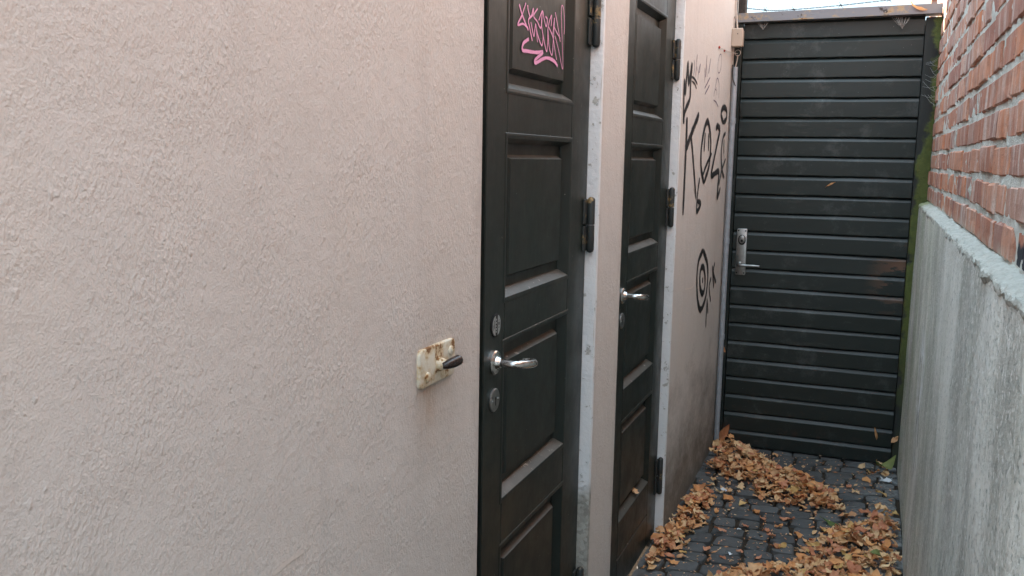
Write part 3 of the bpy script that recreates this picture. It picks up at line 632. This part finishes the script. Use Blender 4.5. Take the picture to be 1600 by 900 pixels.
MB().box(-.715, .225, YG+.062, YG+.075, .0, 2.24).build('backing', MT['gate'], gt)
MB().bbox(-.722, GX0-.003, YG-.030, YG+.05, -.005, 2.243, .003).build('post', MT['gate'], gt)
def rough_post(x0, x1, y0, y1, z0, z1):
    n = 60; vs_ = []; fs = []
    for i in range(n+1):
        z = z0+(z1-z0)*i/n
        for k, (a, b) in enumerate(((x0, y0), (x0+.006, y0-.004), ((x0+x1)/2, y0-.005), (x1-.008, y0-.004), (x1, y0+.004), (x1, y1), (x0, y1))):
            vs_.append((a+.003*fbm((k*3, z*9, 1)), b+.003*fbm((k*3, z*9, 6)), z))
    for i in range(n):
        for k in range(7): fs.append((i*7+k, i*7+(k+1) % 7, (i+1)*7+(k+1) % 7, (i+1)*7+k))
    fs += [tuple(range(7)), tuple(range(n*7, n*7+7))]
    return MB().add(vs_, fs)
tag(rough_post(GX1+.004, .248, YG-.016, YG+.06, -.005, 2.243).build('post', MT['post'], gt, smooth=True, angle=40), 'mossy right gate post')
bm_ = MB()                                                   # angle iron lintel, rising slightly to the right
def ang(y0, y1, z0, z1):
    s = .0105; bm_.add([(-.722, y0, z0), (.238, y0, z0+s), (.238, y1, z0+s), (-.722, y1, z0), (-.722, y0, z1), (.238, y0, z1+s), (.238, y1, z1+s), (-.722, y1, z1)], [(0, 3, 2, 1), (4, 5, 6, 7), (0, 1, 5, 4), (1, 2, 6, 5), (2, 3, 7, 6), (3, 0, 4, 7)])
ang(YG-.040, YG-.034, 2.252, 2.292); ang(YG-.055, YG+.05, 2.2455, 2.2515); bm_.build('lintel', MT['beam'], gt)
lp = slab(rrect(-.664, -.611, .947, 1.193, .006), -(YG+.0), -(YG-.006), .002)
lp = MB(); o_ = rrect(-.664, -.611, .947, 1.193, .006); n = len(o_); vs_ = [(u, YG+.002, v) for u, v in o_] + [(u, YG-.006, v) for u, v in o_] + [(-.6375+(u+.6375)*.95, YG-.0072, 1.07+(v-1.07)*.99) for u, v in o_]
lp.add(vs_, [(i*n+k, i*n+(k+1) % n, (i+1)*n+(k+1) % n, (i+1)*n+k) for i in range(2) for k in range(n)] + [tuple(range(2*n, 3*n))])
lk = lp.build('lock_plate', MT['steel'], gt, smooth=True, angle=35)
def oval(cx, cz, rx, rz, y0, y1, n=24):
    vs_ = []
    for s, yv in ((1, y0), (1, y1+.001), (.9, y1)): vs_ += [(cx+rx*s*math.cos(2*math.pi*k/n), yv, cz+rz*s*math.sin(2*math.pi*k/n)) for k in range(n)]
    return MB().add(vs_, [(i*n+k, i*n+(k+1) % n, (i+1)*n+(k+1) % n, (i+1)*n+k) for i in range(2) for k in range(n)] + [tuple(range(2*n, 3*n))])
cy_ = oval(-.636, 1.134, .020, .027, YG-.006, YG-.016).build('lock_cylinder', MT['dark'], lk, smooth=True, angle=40)
oval(-.635, 1.137, .0155, .021, YG-.015, YG-.021).build('lock_core', MT['steel'], lk, smooth=True, angle=40)
oval(-.635, 1.130, .006, .007, YG-.020, YG-.0225).build('keyhole', MT['dark'], lk)
for u in (-.656, -.619):
    for v in (1.182, .958): oval(u, v, .0042, .0042, YG-.006, YG-.0085, 10).build('screw_hole', MT['dark'], lk)
MB().lathe((-.642, YG-.007, 1.004), (0, -1, 0), [(.016, 0), (.016, .006), (.013, .010), (.0095, .014)], 20).build('lever_collar', MT['steel'], lk, smooth=True, angle=40)
lever(lk, (-.642, YG-.012, 1.004), (0, -1, 0), (1, 0, 0), .108, .0075, MT['steel'], False)

# ------------------------------------------------------------------ things round the gate
p = thing('timber_stub', (-.695, YG+.02, 2.26), 'dark timber post stub above the left end of the gate lintel', 'post')
MB().bbox(-.7135, -.678, YG-.03, YG+.04, 2.262, 2.52, .004).build('stub', MT['oldwood'], p)
bwire = thing('barbed_wire', (-.25, YG+.01, 2.3), 'twisted dark barbed wire strung above the gate lintel', 'wire')
wp = spline([(-.678, YG, 2.322), (-.55, YG, 2.306), (-.42, YG, 2.307), (-.22, YG, 2.317), (.0, YG, 2.334), (.16, YG, 2.352), (.24, YG, 2.36)], 26)
for ph in (0, math.pi): MB().tube([(a, b+.0022*math.cos(i*.8+ph), c+.0022*math.sin(i*.8+ph)) for i, (a, b, c) in enumerate(wp)], .0014, 5).build('strand', MT['wire'], bwire, smooth=True)
for i in (20, 48, 78, 104, 128, 146):
    if i < len(wp):
        a, b, c = wp[i]; k = MB()
        for dx, dz in ((-.010, .016), (.012, -.014), (.008, .017), (-.013, -.012)): k.tube([(a-dx*.2, b, c-dz*.2), (a+dx*.4, b-.004, c+dz*.5), (a+dx, b-.008, c+dz)], .0011, 5)
        k.tube([(a-.007, b-.003, c), (a-.003, b, c+.004), (a+.003, b, c-.004), (a+.007, b-.003, c)], .0026, 6).build('barb', MT['wire'], bwire)
cd = thing('conduit_pipe', (XL+.02, 4.85, 0), 'thin grey metal conduit running down the wall beside the gate', 'pipe')
MB().tube([(XL+.020, 4.846, -.005), (XL+.020, 4.847, 1.0), (XL+.019, 4.848, 2.02)], .0138, 14).build('tube', MT['conduit'], cd, smooth=True, angle=50)
for z in (.62, 1.13, 1.75):
    MB().lathe((XL+.020, 4.847, z), (0, 0, 1), [(.0148, -.014), (.0158, -.013), (.0158, .013), (.0148, .014)], 16).build('coupling' if z == 1.13 else 'clip', MT['conduit'], cd, smooth=True, angle=40)
jb = thing('junction_box', (XL+.03, 4.84, 2.115), 'beige junction box at the top of the conduit beside the gate', 'box')
MB().bbox(XL+.001, XL+.052, 4.802, 4.868, 2.118, 2.204, .005).build('body', MT['beige'], jb)
MB().bbox(XL-.001, XL+.056, 4.792, 4.8015, 2.116, 2.206, .004).build('cover', MT['beige'], jb)
MB().lathe((XL+.030, 4.7925, 2.178), (0, -1, 0), [(.003, 0), (.003, .001)], 8).build('screw', MT['wire'], jb)
MB().lathe((XL+.046, 4.82, 2.116), (0, 0, -1), [(.007, 0), (.006, .006)], 10).build('grommet', MT['wire'], jb)
cb = thing('supply_cable', (XL+.02, 4.84, 2.2), 'pale cable rising from the beige junction box up the wall', 'cable')
MB().tube(spline([(XL+.022, 4.835, 2.202), (XL+.016, 4.84, 2.25), (XL+.008, 4.85, 2.32), (XL+.008, 4.86, 2.4), (XL+.008, 4.86, 2.54)], 6), .0042, 8).build('cable', MT['cable'], cb, smooth=True)
MB().bbox(XL+.001, XL+.014, 4.843, 4.856, 2.262, 2.272, .002).build('clip', MT['cable'], cb)
lw = thing('loose_wires', (XL+.02, 4.84, 2.02), 'looped bare wires with red plugs below the junction box', 'wire')
lp_ = [(XL+.030+.014*math.cos(a*.45), 4.83-.004*a/14, 2.088+.015*math.sin(a*.45)) for a in range(16)]
MB().tube(lp_, .0016, 6).build('loop', MT['cable'], lw, smooth=True)
MB().tube(spline([(XL+.018, 4.85, 2.018), (XL+.026, 4.845, 2.05), (XL+.030, 4.835, 2.078)], 5), .0032, 6).build('tail', MT['cable'], lw, smooth=True)
for yy, zz in ((4.421, 2.070), (4.575, 2.0726)):
    MB().tube(spline([(XL+.004, yy, zz), (XL+.008, yy+.12, zz+.003), (XL+.02, 4.80, zz+.012), (XL+.03, 4.83, 2.085)], 6), .0015, 5).build('bare_wire', MT['cable'], lw, smooth=True)
    MB().lathe((XL, yy, zz), (1, 0, 0), [(.0065, 0), (.0065, .005), (.003, .008)], 10).build('plug', MT['red'], lw)
tl = thing('trailing_wire', (XL+.03, 4.85, 1.75), 'short black wire hanging beside the top of the conduit', 'wire')
MB().tube(spline([(XL+.008, 4.83, 2.03), (XL+.012, 4.82, 1.965), (XL+.026, 4.84, 1.92), (XL+.044, 4.87, 1.84), (XL+.062, 4.885, 1.755)], 7), .0028, 6).build('wire', MT['blackrub'], tl, smooth=True)
# chimney and slate roof glimpsed beyond the gate
ch = thing('brick_chimney', (.72, 14.5, 0), 'orange brick chimney glimpsed above the right end of the gate lintel', 'chimney')
c_ = MB(); 
for r_ in range(26):
    zz = 2.6+r_*.08
    for k in range(2): c_.bbox(.55+k*.17+(.0 if r_ % 2 else 0), .55+k*.17+.162, 14.4, 14.7, zz, zz+.068, .004)
c_.build('brickwork', MT['brick'], ch)
MB().box(.556, .88, 14.407, 14.69, 0, 4.7).build('shaft', MT['brick'], ch)
MB().bbox(.50, .94, 14.34, 14.76, 4.70, 4.80, .01).build('cap', MT['slate'], ch)
# ------------------------------------------------------------------ fallen leaves
def leaf_mesh(seed, L, W, kind):
    r = random.Random(seed); nu, nv = 6, 4; vs_ = []; fs = []
    curl = r.uniform(-13, 17); cup = r.uniform(-20, 24); tw = r.uniform(-14, 14); ph = r.uniform(0, 6)
    for i in range(nu+1):
        u = i/nu
        if kind == 0: wd = math.sin(math.pi*min(.995, u**.8))**.85
        elif kind == 1: wd = (math.sin(math.pi*u)**.6)*(1+.35*math.sin(u*17+ph))
        else: wd = max(.12, math.sin(math.pi*u**1.25)**.9*(1-.2*u))
        wd = max(.02, wd)
        for k in range(nv+1):
            v = (k/nv-.5)*2; yy = v*W*.5*wd*(1+.12*r.uniform(-1, 1)*(abs(v) > .9)); xx = (u-.5)*L
            z = curl*xx*xx + cup*yy*yy + tw*xx*yy*2 + .0035*math.sin(u*9+ph+v*3) + .0022*r.uniform(-1, 1)
            vs_.append((xx, yy, z))
    for i in range(nu):
        for k in range(nv): a = i*(nv+1)+k; fs.append((a, a+nv+1, a+nv+2, a+1))
    return vs_, fs
LV = []
for s in range(26):
    v_, f_ = leaf_mesh(s, rnd.uniform(.028, .062), rnd.uniform(.018, .038), s % 3)
    me = MB().add(v_, f_).mesh('fallen_leaf', True); me.materials.append(MT['leaf']); LV.append((me, v_, f_))
def inside(p, poly):
    c = False; n = len(poly)
    for i in range(n):
        (x1, y1), (x2, y2) = poly[i], poly[i-1]
        if (y1 > p[1]) != (y2 > p[1]) and p[0] < (x2-x1)*(p[1]-y1)/(y2-y1)+x1: c = not c
    return c
def edge_d(p, poly):
    best = 9; P_ = Vector((p[0], p[1]))
    for i in range(len(poly)):
        a, b = Vector(poly[i-1]), Vector(poly[i]); t = max(0, min(1, (P_-a).dot(b-a)/max(1e-9, (b-a).length_squared))); best = min(best, (P_-a-(b-a)*t).length)
    return best
HEAPS = [
 ('heap between plaster wall and gate', 'leaves heaped in the corner by the gate', [(-.70, 4.46), (-.705, 4.90), (-.52, 4.895), (-.42, 4.74), (-.34, 4.62), (-.20, 4.52), (-.06, 4.40), (-.03, 4.24), (-.10, 4.11), (-.24, 4.12), (-.36, 4.16), (-.46, 4.26), (-.56, 4.36)], .085, 600, 95),
 ('drift along the foot of the plaster wall', 'leaves drifted along the plaster wall', [(-.70, 4.22), (-.63, 4.18), (-.56, 4.00), (-.60, 3.90), (-.60, 3.70), (-.62, 3.56), (-.67, 3.40), (-.69, 3.22), (-.735, 3.18), (-.735, 3.62), (-.71, 3.64)], .050, 240, 52),
 ('broad foreground heap against the concrete base', 'leaves heaped against the concrete base', [(.185, 4.10), (.10, 4.12), (.02, 4.02), (-.08, 3.92), (-.17, 3.72), (-.22, 3.52), (-.42, 3.36), (-.50, 3.15), (-.40, 2.7), (.185, 2.6)], .090, 1250, 112),
]
stuff = MB(); ids = 0
def place_leaf(x, y, z, tilt, single, label, group):
    k = rnd.randrange(len(LV)); me, v_, f_ = LV[k]; s = rnd.uniform(.8, 1.2)
    M_ = Matrix.Translation((x, y, z)) @ Matrix.Rotation(rnd.uniform(0, 6.283), 4, 'Z') @ Matrix.Rotation(rnd.gauss(0, tilt), 4, 'X') @ Matrix.Rotation(rnd.gauss(0, tilt), 4, 'Y') @ Matrix.Diagonal((s, s, s, 1))
    P_ = [M_ @ Vector(v) for v in v_]
    lo = min(p.z for p in P_); dx = 0
    mx, mn = max(p.x for p in P_), min(p.x for p in P_)
    xl = XL+.004 if not (D2 < y < D2+DW) else XD+.004
    if mx > XC-.010: dx = XC-.010-mx
    if mn < xl: dx = xl-mn
    my = max(p.y for p in P_); dy = min(0, YG-.034-my)
    dz = max(0, .006-lo)
    M_ = Matrix.Translation((dx, dy, dz)) @ M_
    if single:
        o = bpy.data.objects.new('fallen_leaf', me); C.objects.link(o); o.matrix_world = M_; ci = rnd.choices((0, 1, 2, 3), (4, 5, 4, 2))[0]; o.material_slots[0].link = 'OBJECT'; o.material_slots[0].material = MT['leaf%d' % ci]
        tag(o, label.replace('dry', ('dry russet', 'dry orange-brown', 'dry pale tan', 'dry ochre')[ci]), 'leaf', group)
    else: stuff.add([M_ @ Vector(v) for v in v_], f_)
for name, grp, poly, hmax, n, nsing in HEAPS:
    xs = [p[0] for p in poly]; ys = [p[1] for p in poly]; L = []
    while len(L) < n:
        p = (rnd.uniform(min(xs), max(xs)), rnd.uniform(min(ys), max(ys)))
        if not inside(p, poly):
            if rnd.random() > .05 or edge_d(p, poly) > .10 or p[0] > XC-.03 or p[0] < XL+.03: continue
        elif edge_d(p, poly) < .035 and rnd.random() < .5: continue
        wallside = min(abs(p[0]-XL), abs(p[0]-XC)) < .12
        e = edge_d(p, poly) if not wallside else .12
        hh = (hmax if inside(p, poly) else .006)*min(1, (e+.01)/.13)**.8*(.75+.35*fbm((p[0]*6, p[1]*6, 4)))
        t = rnd.random()**.6; L.append((t*max(.004, hh), t, p, hh))
    L.sort(key=lambda q: q[1] + (0 if q[2][1] > 3.28 else -9), reverse=True)
    for i, (z, t, p, hh) in enumerate(L):
        place_leaf(p[0], p[1], z+.006, .36 if hh > .02 else .20, i < nsing, 'dry leaf on top of the ' + name, grp)
# loose leaves on the setts
pts = [(-.30, 4.62), (-.21, 4.55), (-.12, 4.70), (-.02, 4.50), (.02, 4.43), (.06, 4.62), (-.16, 4.38), (.10, 4.30), (-.46, 4.05), (-.52, 4.10), (-.40, 3.98), (-.36, 3.92), (-.33, 3.80), (-.26, 3.96), (-.30, 3.74), (-.24, 3.66), (-.42, 3.82), (-.50, 3.72), (-.40, 3.55), (-.33, 3.50), (-.46, 3.46), (-.55, 3.92), (-.02, 4.12), (.06, 4.20), (.13, 4.45), (-.28, 3.86), (-.20, 3.80), (-.52, 3.50)]
for x, y_ in pts: place_leaf(x+rnd.uniform(-.01, .01), y_+rnd.uniform(-.01, .01), .012, .16, True, 'dry leaf lying loose on the bare dark setts between the heaps', 'leaves lying loose on the setts')
for k in range(11): place_leaf(rnd.uniform(.03, .18), rnd.uniform(4.70, 4.88), .012+.02*rnd.random(), .45, True, 'dry leaf in the small clump below the right end of the gate', 'leaves clumped below the mossy post')
tag(stuff.build('leaf_litter', MT['leaf'], smooth=True), 'dry brown fallen leaves buried in the heaps along the alley', 'leaves', kind='stuff')
cr_ = MB()                                                    # crumbs of leaf in the joints
for k in range(1700):
    x, y_ = rnd.uniform(XL+.02, XC-.02), rnd.uniform(3.1, 4.9); s = rnd.uniform(.003, .008) if rnd.random() < .88 else rnd.uniform(.009, .016); a = rnd.uniform(0, 6.28)
    c = Vector((x, y_, rnd.uniform(.003, .010))); u = Vector((math.cos(a), math.sin(a), rnd.uniform(-.4, .4)))*s; v = Vector((-math.sin(a), math.cos(a), rnd.uniform(-.4, .4)))*s*rnd.uniform(.25, .7)
    cr_.add([c-u, c+v, c+u, c-v], [(0, 1, 2), (0, 2, 3)])
tag(cr_.build('leaf_crumbs', MT['leaf']), 'small leaf crumbs caught in the joints between setts', 'leaf crumbs', kind='stuff')
def one_leaf(loc, rot, L, W, kind, mt, label, seed):
    v_, f_ = leaf_mesh(seed, L, W, kind); me = MB().add(v_, f_).mesh('fallen_leaf', True); me.materials.append(MT[mt])
    o = bpy.data.objects.new('fallen_leaf', me); C.objects.link(o); o.location = loc; o.rotation_euler = [R(a) for a in rot]; tag(o, label, 'leaf', 'leaves that stand out'); return o
one_leaf((-.085, 3.99, .016), (0, 4, -38), .105, .030, 2, 'leafgreen', 'long pale green leaf lying on the setts behind the foreground heap', 61)
one_leaf((.145, 4.80, .045), (18, -14, 30), .11, .05, 0, 'leafgreen', 'dull green leaf below the mossy post', 62)
one_leaf((.10, 3.52, .105), (20, 10, 70), .06, .045, 0, 'leafgreen', 'green leaf sticking out of the foreground heap', 63)
one_leaf((-.715, 3.385, .300), (35, 20, 60), .045, .032, 0, 'leaf', 'small tan leaf caught on the bottom panel ledge of the farther door', 64) if False else one_leaf((XD-.008, 3.24, .309), (25, 12, 80), .046, .034, 0, 'leaf', 'small tan leaf caught on the bottom panel ledge of the farther door', 64)
one_leaf((-.675, YG-.043, .080), (80, -62, 10), .12, .045, 0, 'leaf', 'upright orange leaf leaning on the left gate post by the conduit', 65)
one_leaf((.092, YG-.008, .165), (84, 76, 0), .085, .014, 2, 'leaf', 'narrow tan leaf hanging on the lower gate boards near the mossy post', 66)
one_leaf((-.215, YG-.012, 1.437), (70, -30, 0), .055, .010, 2, 'leaf', 'thin curled tan leaf stuck in the middle of the gate boards', 67)
one_leaf((.128, YG-.050, 2.283), (50, 28, 0), .085, .022, 2, 'leaf', 'narrow orange leaf caught on the gate lintel', 68)
one_leaf((-.700, YG-.05, .55), (75, 60, 20), .05, .025, 0, 'leaf', 'brown leaf caught behind the conduit beside the gate', 69)
one_leaf((.182, YG-.024, .155), (60, -50, 10), .05, .025, 0, 'leaf', 'pale brown leaf caught in the foot of the mossy post', 70)
# scraps of litter
def scrap(loc, s, label, seed, name='paper_scrap'):
    r = random.Random(seed); m_ = MB(); n = 4; vs_ = []
    for i in range(n+1):
        for k in range(n+1): vs_.append(((i/n-.5)*s*(1+.3*r.uniform(-1, 1)), (k/n-.5)*s*.6*(1+.3*r.uniform(-1, 1)), abs(r.gauss(0, s*.18))))
    m_.add(vs_, [(i*(n+1)+k, (i+1)*(n+1)+k, (i+1)*(n+1)+k+1, i*(n+1)+k+1) for i in range(n) for k in range(n)])
    o = m_.build(name, MT['litter'], smooth=True); o.location = loc; o.rotation_euler.z = r.uniform(0, 6); tag(o, label, 'litter')
scrap((-.565, 4.205, .010), .034, 'crumpled white paper scrap beside the corner leaf heap', 1)
scrap((-.660, 3.90, .012), .022, 'tiny white paper scrap at the foot of the plaster wall', 2)
scrap((-.435, 3.765, .010), .016, 'small round white pebble-like scrap on the setts', 3)
scrap((-.435, 3.50, .010), .028, 'thin white scrap lying between setts in the foreground', 4)
scrap((.150, 4.66, .010), .05, 'pale torn plastic scrap below the mossy post', 5)
wb = thing('cobweb', (.07, YG-.03, 2.24), 'grey cobweb hanging under the right half of the gate lintel', 'cobweb')
def web(root, ax, az, n, w_, d_):
    m_ = MB()
    for k in range(n):
        x0 = ax+rnd.uniform(-w_, w_); m_.tube(spline([(x0, YG-.045+rnd.uniform(0, .03), az), (x0*.55+ax*.45, YG-.04, az-d_*.5), (ax+rnd.uniform(-.004, .004), YG-.030, az-d_*rnd.uniform(.8, 1))], 4), .00055, 4, False)
    m_.build('threads', MT['web'], root)
web(wb, .068, 2.245, 16, .05, .055)
wb2 = thing('cobweb', (-.60, YG-.03, 2.24), 'small cobweb hanging under the left end of the gate lintel', 'cobweb')
web(wb2, -.585, 2.243, 12, .03, .035)
wb3 = thing('cobweb', (.22, YG-.03, 1.95), 'white cobweb strands between the mossy post and the bricks', 'cobweb')
m_ = MB()
for k in range(18):
    a = (.20+rnd.uniform(-.025, .03), YG-.026, 1.94+rnd.uniform(-.10, .10)); b = (XB-.006, YG-.03+rnd.uniform(-.14, .0), a[2]+rnd.uniform(-.06, .03))
    m_.tube([a, ((a[0]+b[0])/2, (a[1]+b[1])/2-.01, (a[2]+b[2])/2-.008), b], .00045, 4, False)
m_.build('threads', MT['web'], wb3)
print('bricks', nb, 'stones', len(bed.children), 'objects', len(bpy.data.objects))
